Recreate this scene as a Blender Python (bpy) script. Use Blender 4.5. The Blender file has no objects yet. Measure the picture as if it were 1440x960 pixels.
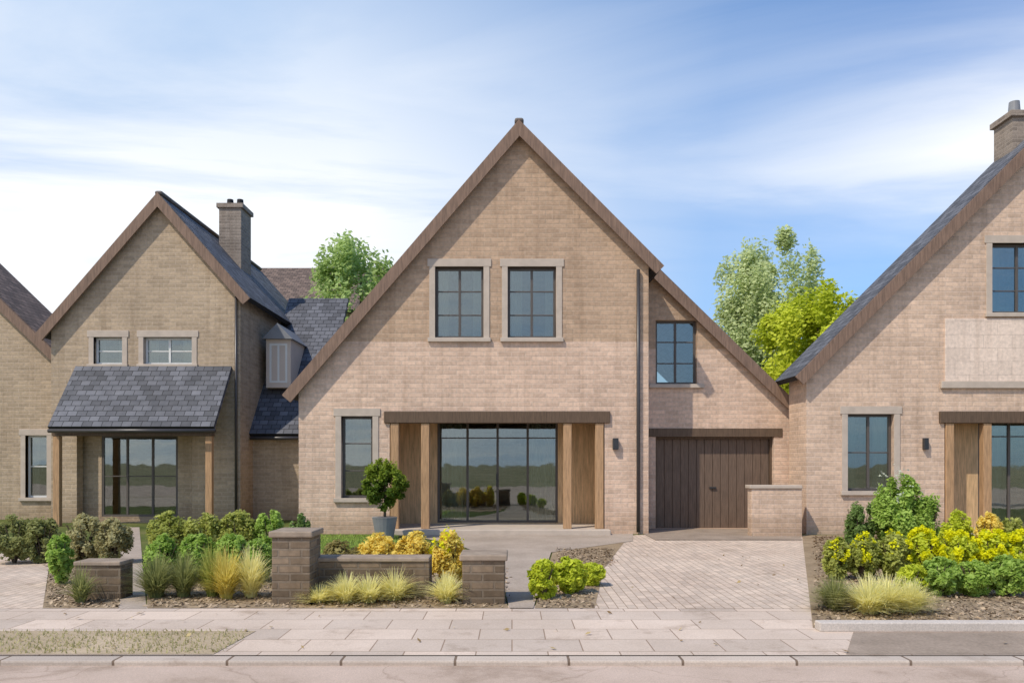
import bpy, bmesh, math, random
import numpy as np
from mathutils import Vector, Matrix
from mathutils.geometry import tessellate_polygon
R = math.radians
rng = np.random.default_rng(7); random.seed(7)
SC = bpy.context.scene; COL = SC.collection

# ---------------- camera, sky, sun, exposure ----------------
F = 1130.0; HZ = 648.0; EYE = 1.6          # focal length and horizon in photo pixels, eye height in metres
cd = bpy.data.cameras.new('camera'); cam = bpy.data.objects.new('camera', cd); COL.objects.link(cam)
cam.location = (0, 0, EYE); cam.rotation_euler = (R(90), 0, 0)
cd.sensor_width = 36; cd.lens = 36*F/1440; cd.shift_y = (HZ-480)/1440; cd.clip_end = 3000; cd.clip_start = .05
SC.camera = cam
SUN_EL, SUN_AZ = 52, 226                    # azimuth measured clockwise from +Y
W = bpy.data.worlds.new('World'); SC.world = W; W.use_nodes = True
nt = W.node_tree; nt.nodes.clear()
def N(nt, t, **k):
    n = nt.nodes.new(t)
    for a, b in k.items(): setattr(n, a, b)
    return n
out = N(nt, 'ShaderNodeOutputWorld'); bg = N(nt, 'ShaderNodeBackground')
sky = N(nt, 'ShaderNodeTexSky', sky_type='NISHITA', sun_disc=False, sun_elevation=R(SUN_EL), sun_rotation=R(SUN_AZ), air_density=1.0, dust_density=.6, ozone_density=2.0)
bg.inputs[1].default_value = .13
# clouds: wispy noise on the sky vector, projected on a flat layer overhead
tc = N(nt, 'ShaderNodeTexCoord'); sep = N(nt, 'ShaderNodeSeparateXYZ'); nt.links.new(tc.outputs['Generated'], sep.inputs[0])
def M_(op, a, b=None, c=None, clamp=False, T=None):
    T = T or nt
    n = N(T, 'ShaderNodeMath', operation=op); n.use_clamp = clamp
    for i, v in enumerate((a, b, c)):
        if v is None: continue
        if isinstance(v, (int, float)): n.inputs[i].default_value = v
        else: T.links.new(v, n.inputs[i])
    return n.outputs[0]
zc = M_('ADD', M_('MAXIMUM', sep.outputs[2], 0), .18)
cx = M_('DIVIDE', sep.outputs[0], zc); cy = M_('DIVIDE', sep.outputs[1], zc)
cmb = N(nt, 'ShaderNodeCombineXYZ'); nt.links.new(cx, cmb.inputs[0]); nt.links.new(cy, cmb.inputs[1]); cmb.inputs[2].default_value = 1.7
mp = N(nt, 'ShaderNodeMapping'); nt.links.new(cmb.outputs[0], mp.inputs[0]); mp.inputs['Rotation'].default_value = (0,0,R(18)); mp.inputs['Scale'].default_value = (.55,1.5,1); mp.inputs['Location'].default_value = (2.1,.6,0)
n1 = N(nt, 'ShaderNodeTexNoise'); n1.inputs['Scale'].default_value = 1.0; n1.inputs['Detail'].default_value = 9; n1.inputs['Roughness'].default_value = .56; n1.inputs['Distortion'].default_value = .5
nt.links.new(mp.outputs[0], n1.inputs['Vector'])
# pale high-level veil, thinner up to the right; then white cloud, densest low on the left
veil = M_('MULTIPLY_ADD', M_('ADD', sep.outputs[0], M_('MULTIPLY', sep.outputs[2], 1.1)), -1.35, 1.32, clamp=True)
veil = M_('MULTIPLY', veil, .9)
deep = N(nt, 'ShaderNodeMixRGB', blend_type='MULTIPLY'); deep.inputs[0].default_value = 1; nt.links.new(sky.outputs[0], deep.inputs[1]); deep.inputs[2].default_value = (.72,1.08,1.42,1)
mv = N(nt, 'ShaderNodeMixRGB'); nt.links.new(veil, mv.inputs[0]); nt.links.new(deep.outputs[0], mv.inputs[1]); mv.inputs[2].default_value = (3.2,4.6,6.7,1)
bank = M_('MULTIPLY', M_('MULTIPLY_ADD', sep.outputs[0], -2.4, .55, clamp=True), M_('MULTIPLY_ADD', sep.outputs[2], -3.6, 2.05, clamp=True))
wis = M_('MULTIPLY_ADD', n1.outputs[0], 3.4, -1.84, clamp=True)
den = M_('ADD', M_('MULTIPLY', wis, .38), M_('MULTIPLY', bank, M_('MULTIPLY_ADD', n1.outputs[0], 4.6, -1.25, clamp=True)), clamp=True)
bandr = M_('MULTIPLY', M_('MULTIPLY_ADD', sep.outputs[0], 2.6, -.35, clamp=True), M_('MULTIPLY_ADD', M_('ABSOLUTE', M_('SUBTRACT', sep.outputs[2], .32)), -7.5, 1.0, clamp=True))
den = M_('ADD', den, M_('MULTIPLY', bandr, M_('MULTIPLY_ADD', n1.outputs[0], 3.0, -.85, clamp=True)), clamp=True)
mix = N(nt, 'ShaderNodeMixRGB'); nt.links.new(den, mix.inputs[0]); nt.links.new(mv.outputs[0], mix.inputs[1]); mix.inputs[2].default_value = (7.6,7.8,8.1,1)
nt.links.new(mix.outputs[0], bg.inputs[0]); nt.links.new(bg.outputs[0], out.inputs[0])
sl = bpy.data.lights.new('sun', 'SUN'); so = bpy.data.objects.new('sun', sl); COL.objects.link(so)
sl.energy = 3.5; sl.angle = R(.6); sl.color = (1,.91,.77)
so.rotation_euler = (R(90-SUN_EL), 0, R(180-SUN_AZ)); so.location = (0,0,30)
sd = Vector((math.sin(R(SUN_AZ))*math.cos(R(SUN_EL)), math.cos(R(SUN_AZ))*math.cos(R(SUN_EL)), math.sin(R(SUN_EL))))
so.rotation_euler = sd.to_track_quat('Z', 'Y').to_euler()
SC.view_settings.view_transform = 'Standard'; SC.view_settings.look = 'None'; SC.view_settings.exposure = .07; SC.view_settings.gamma = 1
SC.render.engine = 'CYCLES'; SC.cycles.max_bounces = 8; SC.cycles.transparent_max_bounces = 12

# ---------------- materials ----------------
def newmat(name, rough=.8, spec=.3):
    m = bpy.data.materials.new(name); m.use_nodes = True; t = m.node_tree; b = t.nodes['Principled BSDF']
    b.inputs['Roughness'].default_value = rough; b.inputs['Specular IOR Level'].default_value = spec
    return m, t, b
def noise(t, scale, detail=4, rough=.55, vec=None):
    n = N(t, 'ShaderNodeTexNoise'); n.inputs['Scale'].default_value = scale; n.inputs['Detail'].default_value = detail; n.inputs['Roughness'].default_value = rough
    if vec: t.links.new(vec, n.inputs['Vector'])
    return n.outputs[0]
def ramp(t, fac, stops):
    r = N(t, 'ShaderNodeValToRGB'); e = r.color_ramp.elements
    while len(e) < len(stops): e.new(.5)
    for q, (p, c) in zip(e, stops): q.position = p; q.color = (*c, 1)
    t.links.new(fac, r.inputs[0]); return r.outputs[0]
def bump(t, b, h, strength=.3, dist=.02):
    n = N(t, 'ShaderNodeBump'); n.inputs['Strength'].default_value = strength; n.inputs['Distance'].default_value = dist
    t.links.new(h, n.inputs['Height']); t.links.new(n.outputs[0], b.inputs['Normal'])
def mixc(t, f, a, b, mode='MIX'):
    n = N(t, 'ShaderNodeMixRGB', blend_type=mode)
    for i, v in enumerate((f, a, b)):
        if isinstance(v, (int, float)): n.inputs[i].default_value = v
        elif isinstance(v, tuple): n.inputs[i].default_value = (*v, 1)
        else: t.links.new(v, n.inputs[i])
    return n.outputs[0]
def objco(t): return N(t, 'ShaderNodeTexCoord').outputs['Object']
def wallvec(t, sx=1, wob=0):
    """object coordinates unrolled so brick courses run level on front and side walls"""
    s = N(t, 'ShaderNodeSeparateXYZ'); t.links.new(objco(t), s.inputs[0])
    c = N(t, 'ShaderNodeCombineXYZ'); t.links.new(M_('ADD', s.outputs[0], s.outputs[1], T=t), c.inputs[0]); t.links.new(s.outputs[2], c.inputs[1])
    return c.outputs[0]
def plain(name, col, rough=.6, spec=.3, var=.12, scale=6, bmp=.1):
    m, t, b = newmat(name, rough, spec); co = objco(t)
    lo = tuple(c*(1-var) for c in col); hi = tuple(min(1, c*(1+var)) for c in col)
    t.links.new(ramp(t, noise(t, scale, 6, .6, co), [(.3, lo), (.7, hi)]), b.inputs['Base Color'])
    bump(t, b, noise(t, scale*8, 3, .6, co), bmp, .01); return m
def masonry(name, base, mortar, bw, bh, var=.25, ms=.012, bmp=.5, split=None):
    m, t, b = newmat(name, .9, .15); v = wallvec(t)
    # slight wobble of the courses
    nz = N(t, 'ShaderNodeTexNoise'); nz.inputs['Scale'].default_value = 2.5; t.links.new(v, nz.inputs['Vector'])
    wv = N(t, 'ShaderNodeMixRGB', blend_type='ADD'); 
    sub = N(t, 'ShaderNodeVectorMath', operation='MULTIPLY_ADD'); t.links.new(nz.outputs['Color'], sub.inputs[0]); sub.inputs[1].default_value = (.02,.02,0); t.links.new(v, sub.inputs[2])
    br = N(t, 'ShaderNodeTexBrick'); t.links.new(sub.outputs[0], br.inputs['Vector'])
    br.inputs['Scale'].default_value = 1; br.inputs['Brick Width'].default_value = bw; br.inputs['Row Height'].default_value = bh
    br.inputs['Mortar Size'].default_value = ms; br.inputs['Mortar Smooth'].default_value = .3; br.inputs['Bias'].default_value = 0
    br.inputs['Color1'].default_value = (*[c*(1-var) for c in base], 1); br.inputs['Color2'].default_value = (*[min(1, c*(1+var)) for c in base], 1); br.inputs['Mortar'].default_value = (*mortar, 1)
    big = noise(t, .55, 5, .6, v); fine = noise(t, 14, 5, .65, v)
    c = mixc(t, .5, br.outputs['Color'], ramp(t, fine, [(.3,(.62,.6,.58)),(.7,(1.25,1.2,1.15))]), 'MULTIPLY')
    c = mixc(t, .6, c, ramp(t, big, [(.3,(.8,.78,.76)),(.7,(1.12,1.1,1.07))]), 'MULTIPLY')
    sv = N(t, 'ShaderNodeMapping'); t.links.new(v, sv.inputs[0]); sv.inputs['Scale'].default_value = (5,.28,1)
    c = mixc(t, .55, c, ramp(t, noise(t, 1, 6, .65, sv.outputs[0]), [(.34,(.74,.71,.68)),(.52,(1,1,1))]), 'MULTIPLY')
    s4 = N(t, 'ShaderNodeSeparateXYZ'); t.links.new(v, s4.inputs[0]); bz = M_('ADD', s4.outputs[1], M_('MULTIPLY_ADD', noise(t, 2.2, 5, .6, v), -.9, .25, T=t), T=t)
    c = mixc(t, .6, c, ramp(t, bz, [(.0,(.66,.62,.56)),(.35,(1,1,1))]), 'MULTIPLY')
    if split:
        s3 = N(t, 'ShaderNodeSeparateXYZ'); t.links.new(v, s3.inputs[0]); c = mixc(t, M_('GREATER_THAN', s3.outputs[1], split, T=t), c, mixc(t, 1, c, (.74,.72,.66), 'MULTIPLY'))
    t.links.new(c, b.inputs['Base Color'])
    h = M_('ADD', M_('MULTIPLY', br.outputs['Fac'], -1, T=t), M_('MULTIPLY', fine, .5, T=t), T=t)
    bump(t, b, h, bmp, .012); return m
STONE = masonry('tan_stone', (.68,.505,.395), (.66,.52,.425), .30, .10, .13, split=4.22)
STONE_R = masonry('pale_tan_stone', (.67,.505,.39), (.66,.52,.425), .30, .10, .13)
STONE_L = masonry('grey_tan_stone', (.46,.365,.265), (.49,.40,.31), .30, .10, .13)
STONE_C = masonry('chimney_stone', (.30,.255,.22), (.36,.31,.27), .26, .09, .18)
PIERST = masonry('brown_stone', (.235,.18,.13), (.25,.205,.16), .26, .09, .3, .014, .9)
CAPST = plain('cap_stone', (.36,.3,.25), .85, .2, .2, 5, .3)
DRESS = plain('dressed_stone', (.50,.42,.35), .85, .2, .1, 5, .2)
RENDER_ = plain('pale_render', (.62,.52,.44), .9, .15, .06, 1.2, .15)
def roofmat(name, base, var=.35):
    m, t, b = newmat(name, .75, .3)
    v = N(t, 'ShaderNodeUVMap').outputs[0]
    br = N(t, 'ShaderNodeTexBrick'); t.links.new(v, br.inputs['Vector']); br.inputs['Scale'].default_value = 1
    br.inputs['Brick Width'].default_value = .24; br.inputs['Row Height'].default_value = .17; br.inputs['Mortar Size'].default_value = .007; br.inputs['Mortar Smooth'].default_value = .1
    br.inputs['Color1'].default_value = (*[c*(1-var) for c in base], 1); br.inputs['Color2'].default_value = (*[c*(1+var) for c in base], 1); br.inputs['Mortar'].default_value = (.02,.02,.022,1)
    c = mixc(t, .7, br.outputs['Color'], ramp(t, noise(t, 3, 6, .65, v), [(.3,(.7,.7,.7)),(.7,(1.25,1.22,1.18))]), 'MULTIPLY')
    t.links.new(c, b.inputs['Base Color'])
    s = N(t, 'ShaderNodeSeparateXYZ'); t.links.new(v, s.inputs[0])
    saw = M_('FRACT', M_('DIVIDE', s.outputs[1], .17, T=t), T=t)
    bump(t, b, M_('SUBTRACT', M_('MULTIPLY', saw, -1, T=t), br.outputs['Fac'], T=t), .8, .014); return m
SLATE = roofmat('slate', (.115,.118,.135)); TILE = roofmat('brown_tile', (.17,.12,.095))
def wood(name, col, rough=.6):
    m, t, b = newmat(name, rough, .3); co = objco(t)
    mpn = N(t, 'ShaderNodeMapping'); t.links.new(co, mpn.inputs[0]); mpn.inputs['Scale'].default_value = (14,14,1.2)
    n = noise(t, 2.5, 7, .65, mpn.outputs[0])
    t.links.new(ramp(t, n, [(.3, tuple(c*.6 for c in col)), (.55, col), (.8, tuple(min(1,c*1.35) for c in col))]), b.inputs['Base Color'])
    bump(t, b, n, .3, .006); return m
OAK_L = wood('oak_cladding', (.66,.44,.24))
OAK = wood('oak', (.46,.28,.15)); OAK_D = wood('dark_oak', (.13,.085,.055)); VERGE = wood('verge_timber', (.23,.15,.108)); DOORW = wood('garage_timber', (.16,.11,.08))
METAL_D = plain('dark_metal', (.03,.03,.032), .4, .5, .1); FRAME_D = plain('window_frame', (.10,.085,.075), .45, .4, .1); FRAME_W = plain('white_frame', (.7,.69,.66), .4, .4, .04)
GUTTER = plain('gutter', (.05,.045,.045), .35, .5, .1); CURT = plain('curtain', (.55,.5,.44), .9, .1, .1, 3); ROOM = plain('room', (.3,.27,.23), .9, .1, .1)
LEADG = plain('lead', (.22,.225,.24), .5, .4, .15, 3)
def glass(name, tint=(.75,.8,.76), mixf=.32):
    m = bpy.data.materials.new(name); m.use_nodes = True; t = m.node_tree; t.nodes.clear()
    o = N(t, 'ShaderNodeOutputMaterial'); g = N(t, 'ShaderNodeBsdfGlossy'); g.inputs['Roughness'].default_value = .02; g.inputs['Color'].default_value = (.85,.9,.9,1)
    tr = N(t, 'ShaderNodeBsdfTransparent'); tr.inputs[0].default_value = (*tint, 1)
    fr = N(t, 'ShaderNodeFresnel'); fr.inputs[0].default_value = 1.6
    n = N(t, 'ShaderNodeBump'); n.inputs['Strength'].default_value = .03; n.inputs['Distance'].default_value = .05
    t.links.new(noise(t, 1.6, 2, .5, objco(t)), n.inputs['Height']); t.links.new(n.outputs[0], g.inputs['Normal'])
    mx = N(t, 'ShaderNodeMixShader'); t.links.new(M_('MULTIPLY_ADD', fr.outputs[0], 1.0, mixf*.4, clamp=True, T=t), mx.inputs[0]); t.links.new(tr.outputs[0], mx.inputs[1]); t.links.new(g.outputs[0], mx.inputs[2])
    t.links.new(mx.outputs[0], o.inputs[0]); return m
GLASS = glass('glass')
def leafmat(name, lo, hi, trans=.5):
    m, t, b = newmat(name, .55, .25)
    a = N(t, 'ShaderNodeAttribute'); a.attribute_name = 'tone'
    c = ramp(t, a.outputs['Fac'], [(0, lo), (1, hi)]); t.links.new(c, b.inputs['Base Color'])
    tl = N(t, 'ShaderNodeBsdfTranslucent'); t.links.new(c, tl.inputs[0]); mx = N(t, 'ShaderNodeMixShader'); mx.inputs[0].default_value = trans
    o = t.nodes['Material Output']; t.links.new(b.outputs[0], mx.inputs[1]); t.links.new(tl.outputs[0], mx.inputs[2]); t.links.new(mx.outputs[0], o.inputs[0]); return m
L_DARK = leafmat('leaf_dark', (.14,.22,.05), (.34,.48,.16)); L_MID = leafmat('leaf_mid', (.26,.40,.06), (.56,.72,.18)); L_PALE = leafmat('leaf_pale', (.46,.54,.24), (.78,.84,.48))
L_LIME = leafmat('leaf_lime', (.44,.52,.03), (.82,.86,.10)); L_GOLD = leafmat('leaf_gold', (.86,.66,.12), (.97,.84,.25)); L_YEL = leafmat('leaf_yellow', (.80,.78,.01), (.95,.93,.02)); L_STRAW = leafmat('leaf_straw', (.26,.22,.08), (.55,.47,.17))
L_TREE = leafmat('leaf_tree', (.30,.42,.11), (.60,.74,.30)); L_OLIVE = leafmat('leaf_olive', (.22,.24,.08), (.46,.47,.18)); L_OLIVEY = leafmat('leaf_olive_yellow', (.30,.34,.06), (.62,.64,.18)); L_STRAWO = leafmat('leaf_straw_olive', (.36,.33,.15), (.62,.57,.3)); L_STRAWG = leafmat('leaf_straw_green', (.86,.80,.34), (.97,.92,.5)); L_WHITE = leafmat('petal_white', (.55,.58,.45), (.8,.82,.72)); L_BAY = leafmat('leaf_bay', (.06,.13,.015), (.36,.45,.05))
RIDGE = plain('ridge_tile', (.16,.135,.12), .8, .2, .25, 3, .3)
L_YG = leafmat('leaf_yellow_straw', (.62,.52,.10), (.9,.78,.25))
PANELM = masonry('pale_ashlar', (.78,.65,.56), (.62,.52,.45), .62, .29, .06, .006, .35)
LITTER = leafmat('litter', (.22,.13,.05), (.55,.42,.2), .1)
BARK = plain('bark', (.11,.085,.06), .95, .1, .3, 8, .8)
def groundmat(name, stops, scale=.8, fine=60, bmp=.3):
    m, t, b = newmat(name, .95, .12); co = objco(t)
    c = ramp(t, noise(t, scale, 8, .62, co), stops)
    c = mixc(t, .55, c, ramp(t, noise(t, fine, 5, .7, co), [(.3,(.6,.6,.6)),(.7,(1.3,1.3,1.28))]), 'MULTIPLY')
    t.links.new(c, b.inputs['Base Color']); bump(t, b, noise(t, fine*1.5, 4, .7, co), bmp, .01); return m
def paving(name, stops, bw, bh, joint, scale=.7, ms=.008, rot=0):
    m, t, b = newmat(name, .93, .12); mpn = N(t, 'ShaderNodeMapping'); t.links.new(objco(t), mpn.inputs[0]); mpn.inputs['Rotation'].default_value = (0,0,R(rot))
    br = N(t, 'ShaderNodeTexBrick'); t.links.new(mpn.outputs[0], br.inputs['Vector']); br.inputs['Scale'].default_value = 1; br.inputs['Brick Width'].default_value = bw; br.inputs['Row Height'].default_value = bh
    br.inputs['Mortar Size'].default_value = ms; br.inputs['Mortar Smooth'].default_value = .2
    br.inputs['Color1'].default_value = (.86,.86,.86,1); br.inputs['Color2'].default_value = (1.1,1.08,1.06,1); br.inputs['Mortar'].default_value = (*joint, 1)
    c = mixc(t, 1, ramp(t, noise(t, scale, 8, .65, objco(t)), stops), br.outputs['Color'], 'MULTIPLY')
    c = mixc(t, .6, c, ramp(t, noise(t, 70, 5, .7, objco(t)), [(.3,(.72,.72,.72)),(.7,(1.2,1.2,1.2))]), 'MULTIPLY')
    st = noise(t, 1.7, 7, .7, objco(t)); c = mixc(t, 1, c, ramp(t, st, [(.32,(.74,.71,.68)),(.45,(1,1,1))]), 'MULTIPLY')
    t.links.new(c, b.inputs['Base Color'])
    bump(t, b, M_('ADD', M_('MULTIPLY', br.outputs['Fac'], -1, T=t), M_('MULTIPLY', noise(t, 90, 4, .7, objco(t)), .3, T=t), T=t), .35, .01); return m
DRIVEM = paving('block_paving', [(.3,(.53,.42,.34)),(.7,(.68,.56,.46))], .21, .105, (.55,.5,.45), ms=.006, rot=90)
SLABM = paving('paving_slabs', [(.3,(.53,.425,.345)),(.7,(.66,.545,.46))], .6, .45, (.52,.46,.41), ms=.006)
KERBP = paving('kerb_units', [(.3,(.46,.38,.32)),(.7,(.57,.49,.42))], .915, 3, (.36,.31,.27), ms=.012)
LAWN = groundmat('lawn', [(.3,(.06,.085,.02)),(.55,(.11,.13,.035)),(.75,(.19,.17,.07))])
FIELD = groundmat('field', [(.3,(.17,.17,.08)),(.7,(.33,.28,.17))], .1, 20)
CONC = groundmat('concrete_paving', [(.3,(.47,.385,.33)),(.7,(.60,.50,.44))], .7, 45, .15)
ROAD = groundmat('road_asphalt', [(.3,(.45,.345,.275)),(.7,(.60,.465,.385))], .9, 110, .5)
_t = ROAD.node_tree; _b = _t.nodes['Principled BSDF']; _c = _b.inputs['Base Color'].links[0].from_socket
_v = N(_t, 'ShaderNodeTexVoronoi', feature='DISTANCE_TO_EDGE'); _v.inputs['Scale'].default_value = .55
_w = N(_t, 'ShaderNodeVectorMath', operation='MULTIPLY_ADD'); _n = N(_t, 'ShaderNodeTexNoise'); _n.inputs['Scale'].default_value = 1.6; _n.inputs['Detail'].default_value = 8; _t.links.new(objco(_t), _n.inputs['Vector'])
_t.links.new(_n.outputs['Color'], _w.inputs[0]); _w.inputs[1].default_value = (.9,.9,0); _t.links.new(objco(_t), _w.inputs[2]); _t.links.new(_w.outputs[0], _v.inputs['Vector'])
_k = mixc(_t, 1, _c, ramp(_t, _v.outputs['Distance'], [(.0,(.80,.78,.76)),(.006,(1,1,1))]), 'MULTIPLY')
_k = mixc(_t, 1, _k, ramp(_t, noise(_t, .9, 6, .7, objco(_t)), [(.36,(.84,.82,.8)),(.46,(1,1,1))]), 'MULTIPLY'); _t.links.new(_k, _b.inputs['Base Color'])
KERBM = groundmat('kerb_stone', [(.3,(.5,.44,.39)),(.7,(.62,.55,.5))], 2, 60, .2)
SOIL = groundmat('soil', [(.3,(.24,.175,.11)),(.7,(.40,.30,.20))], 2, 30, .8)
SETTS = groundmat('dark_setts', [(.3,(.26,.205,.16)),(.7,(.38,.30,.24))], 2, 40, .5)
PATHM = groundmat('path_paving', [(.3,(.33,.27,.22)),(.7,(.45,.37,.31))], 1.2, 40, .3)
EARTH = groundmat('dry_verge', [(.3,(.36,.28,.18)),(.7,(.52,.41,.29))], 1.2, 40, .6)

# ---------------- helpers ----------------
def tag(o, label=None, cat=None, group=None, kind=None):
    for k, v in (('label', label), ('category', cat), ('group', group), ('kind', kind)):
        if v: o[k] = v
    return o
def thing(name, loc, label, cat, group=None, rz=0):
    o = bpy.data.objects.new(name, None); COL.objects.link(o); o.location = loc; o.rotation_euler.z = rz; o.empty_display_size = .2
    return tag(o, label, cat, group)
def X(px, D): return (px-720)/F*D
def Z(py, D): return EYE + (HZ-py)/F*D
class MB:
    def __init__(s): s.v = []; s.f = []; s.uv = {}
    def box(s, x0, x1, y0, y1, z0, z1):
        b = len(s.v); s.v += [(x, y, z) for z in (z0, z1) for y in (y0, y1) for x in (x0, x1)]
        s.f += [tuple(b+i for i in q) for q in ((0,2,3,1),(4,5,7,6),(0,1,5,4),(2,6,7,3),(0,4,6,2),(1,3,7,5))]; return s
    def quad(s, pts):
        b = len(s.v); s.v += [tuple(p) for p in pts]; s.f.append(tuple(range(b, b+len(pts)))); return s
    def bar(s, a, b_, w, h, up=(0,0,1)):
        """rectangular bar between two points"""
        a = Vector(a); c = Vector(b_); d = (c-a).normalized(); side = d.cross(Vector(up)).normalized(); u = side.cross(d).normalized()
        n = len(s.v)
        for p in (a, c):
            for i, j in ((-1,-1),(1,-1),(1,1),(-1,1)): s.v.append(tuple(p + side*(w/2*i) + u*(h/2*j)))
        s.f += [tuple(n+i for i in q) for q in ((0,1,2,3),(7,6,5,4),(0,4,5,1),(1,5,6,2),(2,6,7,3),(3,7,4,0))]; return s
    def tube(s, pts, rad, n=8):
        pts = [Vector(p) for p in pts]; rings = []
        for i, p in enumerate(pts):
            d = (pts[min(i+1, len(pts)-1)] - pts[max(i-1, 0)]).normalized()
            a = d.cross(Vector((0,1,0)) if abs(d.y) < .9 else Vector((1,0,0))).normalized(); b = d.cross(a)
            r = rad[i] if isinstance(rad, (list, tuple)) else rad; base = len(s.v)
            s.v += [tuple(p + a*math.cos(6.2832*k/n)*r + b*math.sin(6.2832*k/n)*r) for k in range(n)]; rings.append(base)
        for i in range(len(rings)-1):
            for k in range(n): s.f.append((rings[i]+k, rings[i]+(k+1) % n, rings[i+1]+(k+1) % n, rings[i+1]+k))
        s.f.append(tuple(rings[0]+k for k in range(n))[::-1]); s.f.append(tuple(rings[-1]+k for k in range(n))); return s
    def panel(s, outline, holes, y0, y1):
        """wall in the xz plane between y0 (front) and y1, with openings"""
        loops = [outline] + [[(a,c),(b,c),(b,d),(a,d)] for a, b, c, d in holes]
        zb = min(p[1] for p in outline); n = len(outline)
        def top(x, side):
            best = zb
            for i in range(n):
                (ax, az), (bx, bz) = outline[i], outline[(i+1) % n]
                if abs(ax-bx) < 1e-6: continue
                if ax > bx: ax, az, bx, bz = bx, bz, ax, az
                if ax-1e-6 <= x+side*1e-4 <= bx+1e-6: best = max(best, az+(bz-az)*(x-ax)/(bx-ax))
            return best
        xs = sorted(set([round(p[0], 5) for p in outline] + [round(h[i], 5) for h in holes for i in (0, 1)]))
        for x0, x1 in zip(xs[:-1], xs[1:]):
            xm = (x0+x1)/2; cuts = sorted([(h[2], h[3]) for h in holes if h[0] < xm < h[1]]); z = zb
            t0, t1 = top(x0, 1), top(x1, -1)
            segs = []
            for c0, c1 in cuts: segs.append((z, z, c0, c0)); z = c1
            segs.append((z, z, t0, t1))
            for za, zc_, ta, tb in segs:
                if max(ta-za, tb-zc_) < 1e-5: continue
                p = [(x0, za), (x1, zc_), (x1, tb), (x0, ta)]; p = [q for i, q in enumerate(p) if i == 0 or (abs(q[0]-p[i-1][0])+abs(q[1]-p[i-1][1]) > 1e-5)]
                if len(p) > 3 and abs(p[0][1]-p[-1][1]) < 1e-5 and abs(p[0][0]-p[-1][0]) < 1e-5: p = p[:-1]
                if len(p) < 3: continue
                s.quad([(q[0], y0, q[1]) for q in p]); s.quad([(q[0], y1, q[1]) for q in p[::-1]])
        for l in loops:
            for i in range(len(l)):
                p, q = l[i], l[(i+1) % len(l)]; s.quad([(p[0],y0,p[1]),(q[0],y0,q[1]),(q[0],y1,q[1]),(p[0],y1,p[1])])
        return s
    def build(s, name, mat, parent=None, bevel=0, smooth=False, label=None):
        me = bpy.data.meshes.new(name); me.from_pydata(s.v, [], s.f); 
        bm = bmesh.new(); bm.from_mesh(me); bmesh.ops.remove_doubles(bm, verts=bm.verts, dist=.0002) ; bmesh.ops.recalc_face_normals(bm, faces=bm.faces); bm.to_mesh(me); bm.free()
        me.materials.append(mat); o = bpy.data.objects.new(name, me); COL.objects.link(o); o.parent = parent
        if smooth: me.polygons.foreach_set('use_smooth', [True]*len(me.polygons))
        if bevel:
            m = o.modifiers.new('bevel', 'BEVEL'); m.width = bevel; m.segments = 2; m.limit_method = 'ANGLE'
        if label: o['label'] = label
        return o
def slab(name, mat, parent, p0, p1, y0, y1, th=.12, axis='x'):
    """roof slab: p0 and p1 are (u, z) of the upper and lower edge; axis 'x' slopes sideways, 'y' slopes to the front"""
    (u0, z0), (u1, z1) = p0, p1; L = math.hypot(u1-u0, z1-z0); nx, nz = -(z1-z0)/L, (u1-u0)/L
    if nz < 0: nx, nz = -nx, -nz
    me = bpy.data.meshes.new(name); v = []; uv = []
    for k in (0, 1):
        for (u, z, l) in ((u0, z0, L), (u1, z1, 0)):
            for y in (y0, y1):
                uu, zz = u+nx*th*k, z+nz*th*k
                v.append((uu, y, zz) if axis == 'x' else (y, uu, zz)); uv.append((y, l))
    f = [(0,1,3,2),(4,6,7,5),(0,2,6,4),(1,5,7,3),(0,4,5,1),(2,3,7,6)]
    me.from_pydata(v, [], f); ul = me.uv_layers.new(name='UVMap')
    for p in me.polygons:
        for li in p.loop_indices: ul.data[li].uv = uv[me.loops[li].vertex_index]
    bm = bmesh.new(); bm.from_mesh(me); bmesh.ops.recalc_face_normals(bm, faces=bm.faces); bm.to_mesh(me); bm.free()
    me.materials.append(mat); o = bpy.data.objects.new(name, me); COL.objects.link(o); o.parent = parent; return o
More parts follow.
